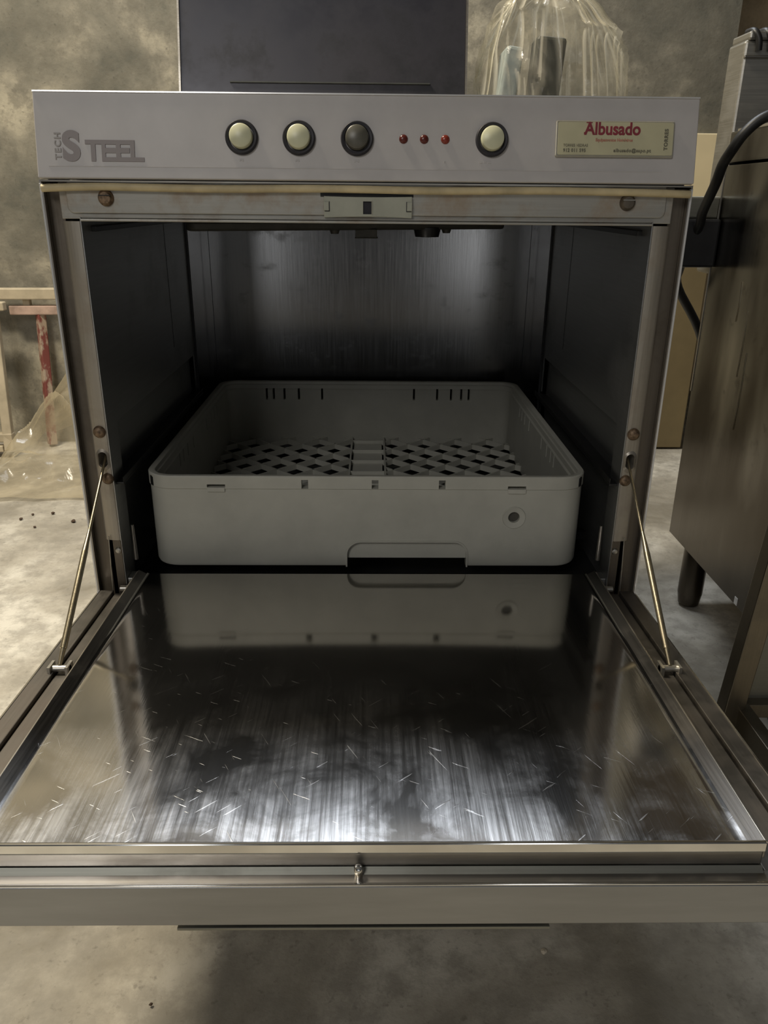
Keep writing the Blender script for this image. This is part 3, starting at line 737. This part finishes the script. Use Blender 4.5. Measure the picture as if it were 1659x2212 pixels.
# ------------------------------------------------------------------ range cooker on the right
RX = .575
t = empty('range_cooker', (.9, .35, 0), 'tall stained stainless range with slotted flue upstand, right of the washer', 'cooker')
def RL(name, x0, x1, y0, y1, z0, z1, mat, bv=.002, par=t):
    bm = bmesh.new(); box(bm, x0-.9, x1-.9, y0-.35, y1-.35, z0, z1); return link(name, bm, mat, par, bevel=bv)
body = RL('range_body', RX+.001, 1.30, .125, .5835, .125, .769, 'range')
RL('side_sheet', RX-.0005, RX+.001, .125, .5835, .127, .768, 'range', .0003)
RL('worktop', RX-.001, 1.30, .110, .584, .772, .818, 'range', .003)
RL('worktop_edge', RX-.0025, RX+.004, .110, .556, .816, .8205, 'chrome', .001)
RL('flue_upstand', RX, 1.30, .5835, .645, .60, .945, 'range_light', .004)
RL('corner_bead', RX-.002, RX+.002, .582, .5855, .40, .769, 'steel', .0005)
for k in range(9):
    bm = bmesh.new()
    tube(bm, [(RX+.020+k*.0190-.9, .5795-.35, .930+.0), (RX+.018+k*.0190-.9, .5790-.35, .945), (RX+.012+k*.0190-.9, .5850-.35, .957), (RX+.010+k*.019-.9, .606-.35, .9585)], .0050, 10, 4)
    link('flue_slot', bm, 'black', t, smooth=True)
RL('flue_cap', RX+.004, 1.30, .5805, .645, .945, .957, 'range_light', .003)
RL('flue_trim', RX+.0, 1.30, .5790, .5835, .920, .924, 'steel', .001)
for x in (RX+.037, 1.26):
    for y in (.165, .535):
        bm = bmesh.new(); cyl(bm, (x-.9, y-.35, .022), (x-.9, y-.35, .126), .0225, seg=28); cyl(bm, (x-.9, y-.35, 0), (x-.9, y-.35, .022), .019, .0225, 28)
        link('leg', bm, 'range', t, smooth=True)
bm = bmesh.new(); box(bm, RX-.0012-.9, RX-.0004-.9, .284-.35, .294-.35, .128, .140); link('white_sticker', bm, 'white_tag', t)
bm = bmesh.new()
for y0_, z0_, l in ((.42, .56, .10), (.40, .50, .12), (.455, .60, .06)):
    tube(bm, [(RX-.001-.9, y0_-.35, z0_), (RX-.001-.9, y0_-.353, z0_-l*.5), (RX-.001-.9, y0_-.351, z0_-l)], .0009, 6, 3)
link('grease_drip', bm, 'rod', t, smooth=True)

# plug box and cable
t = tag(link('connector_box', B(-.0375, .0375, -.025, .025, -.038, .038), 'blackp', None, bevel=.004, loc=(.5365, .590, .650)), 'black connector box with thick black cable arching over the range beside the washer', 'connector')
CONN = t
link('gray_housing', B(-.036, .036, -.012, .024, .038, .072), 'panel_gray', t, bevel=.003)
bm = bmesh.new()
tube(bm, [(.680, .700, .012), (.675, .700, .30), (.625, .690, .47), (.552, .655, .570), (.540, .630, .605), (.538, .600, .640), (.536, .560, .680), (.5325, .545, .700), (.530, .505, .740), (.5300, .49, .765), (.5325, .47, .785), (.5420, .46, .806), (.5600, .455, .8240), (.5850, .452, .8330), (.62, .45, .8340)], .0078, 16, 6)
cb_ = link('cable', bm, 'black', CONN, smooth=True); cb_.data.transform(Matrix.Translation((-.5365, -.590, -.650)))

# steel stand at the right edge
t = empty('steel_stand', (.48, .06, 0), 'brown-tinged steel stand with leaning leg and low shelf at the right edge', 'stand')
bm = bmesh.new()
sl = .018/.24
def post(x, z): return x + sl*(z-.103)
vs = []
for z in (0, .75):
    for dx, dy in ((0, -.012), (.026, -.012), (.026, .012), (0, .012)): vs.append(bm.verts.new((post(.455, z)+dx-.48, dy-.010, z)))
for f in ((0, 1, 2, 3), (7, 6, 5, 4), (0, 4, 5, 1), (1, 5, 6, 2), (2, 6, 7, 3), (3, 7, 4, 0)): bm.faces.new([vs[i] for i in f])
link('leg', bm, 'stand', t, bevel=.0015)
bm = bmesh.new(); box(bm, .004, .5, .004, .010, .112, .70); link('back_panel', bm, 'panel_gray', t)
bm = bmesh.new(); box(bm, .0, .5, -.012, .012, .092, .112); link('cross_rail', bm, 'stand', t, bevel=.001)
bm = bmesh.new(); box(bm, -.006, .012, -.42, -.010, .078, .112); link('side_rail', bm, 'stand', t, bevel=.001)
bm = bmesh.new(); box(bm, -.004, .012, -.43, -.41, 0, .75); link('front_leg', bm, 'stand', t, bevel=.0015)
bm = bmesh.new(); box(bm, .48, .50, -.012, .012, 0, .75); link('far_leg', bm, 'stand', t, bevel=.0015)

# ------------------------------------------------------------------ background
tag(link('cream_board', B(.55, .972, 1.572, 1.598, .0005, .889), 'wood_cream', None, bevel=.003), 'bright cream board standing against the back wall behind the range', 'board')
tag(link('lower_panel', B(.60, .968, 1.545, 1.569, .0005, .66), 'lower_panel', None, bevel=.003), 'darker olive-brown panel over the lower part of the cream board, left of the range', 'board')  # separate darker panel across the lower part of the cream board

t = empty('window_frame', (-1.25, 1.52, 0), 'cream metal frame leaning on the back wall at far left', 'frame')
def tb(par, name, a, b, w, mat, org):
    a = Vector(a)-Vector(org); b = Vector(b)-Vector(org); d = b-a
    q = d.to_track_quat('Z', 'Y').to_matrix().to_4x4()
    bm = bmesh.new(); box(bm, -w/2, w/2, -w/2, w/2, -d.length/2, d.length/2, mat=Matrix.Translation((a+b)/2) @ q)
    return link(name, bm, mat, par, bevel=.003)
o_ = (-1.25, 1.52, 0)
tb(t, 'stile', (-1.070, 1.495, .425), (-1.064, 1.44, .016), .026, 'cream_paint', o_)
tb(t, 'stile', (-1.455, 1.495, .425), (-1.474, 1.44, .016), .026, 'cream_paint', o_)
tb(t, 'bottom_rail', (-1.49, 1.445, .055), (-1.050, 1.445, .055), .026, 'cream_paint', o_)
tb(t, 'bottom_rail', (-1.49, 1.44, .022), (-1.080, 1.44, .022), .020, 'cream_paint', o_)
tb(t, 'top_rail', (-1.47, 1.495, .424), (-1.035, 1.495, .424), .024, 'cream_paint', o_)
t = empty('painted_trestle', (-.98, 1.56, 0), 'red and white painted post under pink and cream rails by the back wall', 'trestle')
o_ = (-.98, 1.56, 0)
tb(t, 'top_rail', (-1.30, 1.555, .450), (-.62, 1.555, .455), .031, 'cream_paint', o_)
tb(t, 'pink_rail', (-1.05, 1.562, .405), (-.62, 1.562, .409), .026, 'pink_paint', o_)
tb(t, 'post', (-.966, 1.565, .400), (-.983, 1.55, .002), .024, 'red_post', o_)
tb(t, 'post', (-.660, 1.565, .400), (-.660, 1.55, .002), .028, 'red_post', o_)
tb(t, 'brace', (-.66, 1.565, .43), (-.66, 1.565, .39), .02, 'pink_paint', o_)
tb(t, 'brace', (-1.0, 1.565, .445), (-1.0, 1.565, .405), .02, 'cream_paint', o_)

def sheet():
    bm = bmesh.new(); nx, ny = 110, 80; g = []
    for j in range(ny+1):
        row = []
        for i in range(nx+1):
            u, v = i/nx, j/ny
            x = -1.06+.56*u; y = 1.08+.38*v
            h = .24*math.exp(-((x+.80)/.16)**2)*max(0, v-.22)**1.0*1.4
            n1 = abs(noise.noise(Vector((x*9, y*9, 1)))); n2 = abs(noise.noise(Vector((x*22, y*22, 4))))
            e = min(1, 8*min(u, 1-u, v+.02, 1-v+.05))
            n3 = (1-abs(noise.noise(Vector((x*5+y*4, y*6-x*2, 7)))))**7
            z = .002+(h*(1+.12*n1)+.055*n3+.012*(1-n1)**3+.006*n2)*max(0, e)
            row.append(bm.verts.new((x+.80+.03*noise.noise(Vector((x*7, y*7, 9))), y-1.27+.03*noise.noise(Vector((x*7, y*7, 19))), z)))
        g.append(row)
    for j in range(ny):
        for i in range(nx): bm.faces.new((g[j][i], g[j][i+1], g[j+1][i+1], g[j+1][i]))
    o = link('plastic_sheet', bm, 'sheet', None, smooth=True, loc=(-.80, 1.27, 0))
    tag(o, 'crumpled clear plastic sheet heaped on the floor behind the washer', 'plastic sheet')
sheet()

def lump(name, x, y, r, mat, label, cat, seed, flat=.5, group=None):
    bm = bmesh.new(); bmesh.ops.create_icosphere(bm, subdivisions=2, radius=r)
    for v in bm.verts:
        v.co *= 1+.5*noise.noise(v.co*(1.2/r)+Vector((seed, 0, 0))); v.co.z *= flat
    zmin = min(v.co.z for v in bm.verts)
    o = link(name, bm, mat, None, loc=(x, y, -zmin-.003)); tag(o, label, cat, group)
lump('pale_chip', .182, -.214, .0032, 'chip', 'pale chip of plaster on the floor below the open door', 'chip', 1, .4)
for i, (x, y, lab) in enumerate(((-.816, .978, 'dark crumb in the middle of the cluster on the floor at far left'), (-.832, .948, 'leftmost dark crumb of the cluster on the floor at far left'),
        (-.703, .934, 'dark crumb on the floor nearest the left side of the washer'), (-.78, .90, 'dark crumb nearest the camera in the cluster at far left'), (-.77, .985, 'rearmost dark crumb of the cluster on the floor at far left'),
        (-.205, -.268, 'dark crumb on the bright floor below the left front of the door'))):
    lump('dark_crumb', x, y, (.0032+.001*(i % 3)) if y > 0 else .0016, 'crumb', lab, 'crumb', i, .6, 'dark crumbs on the floor')
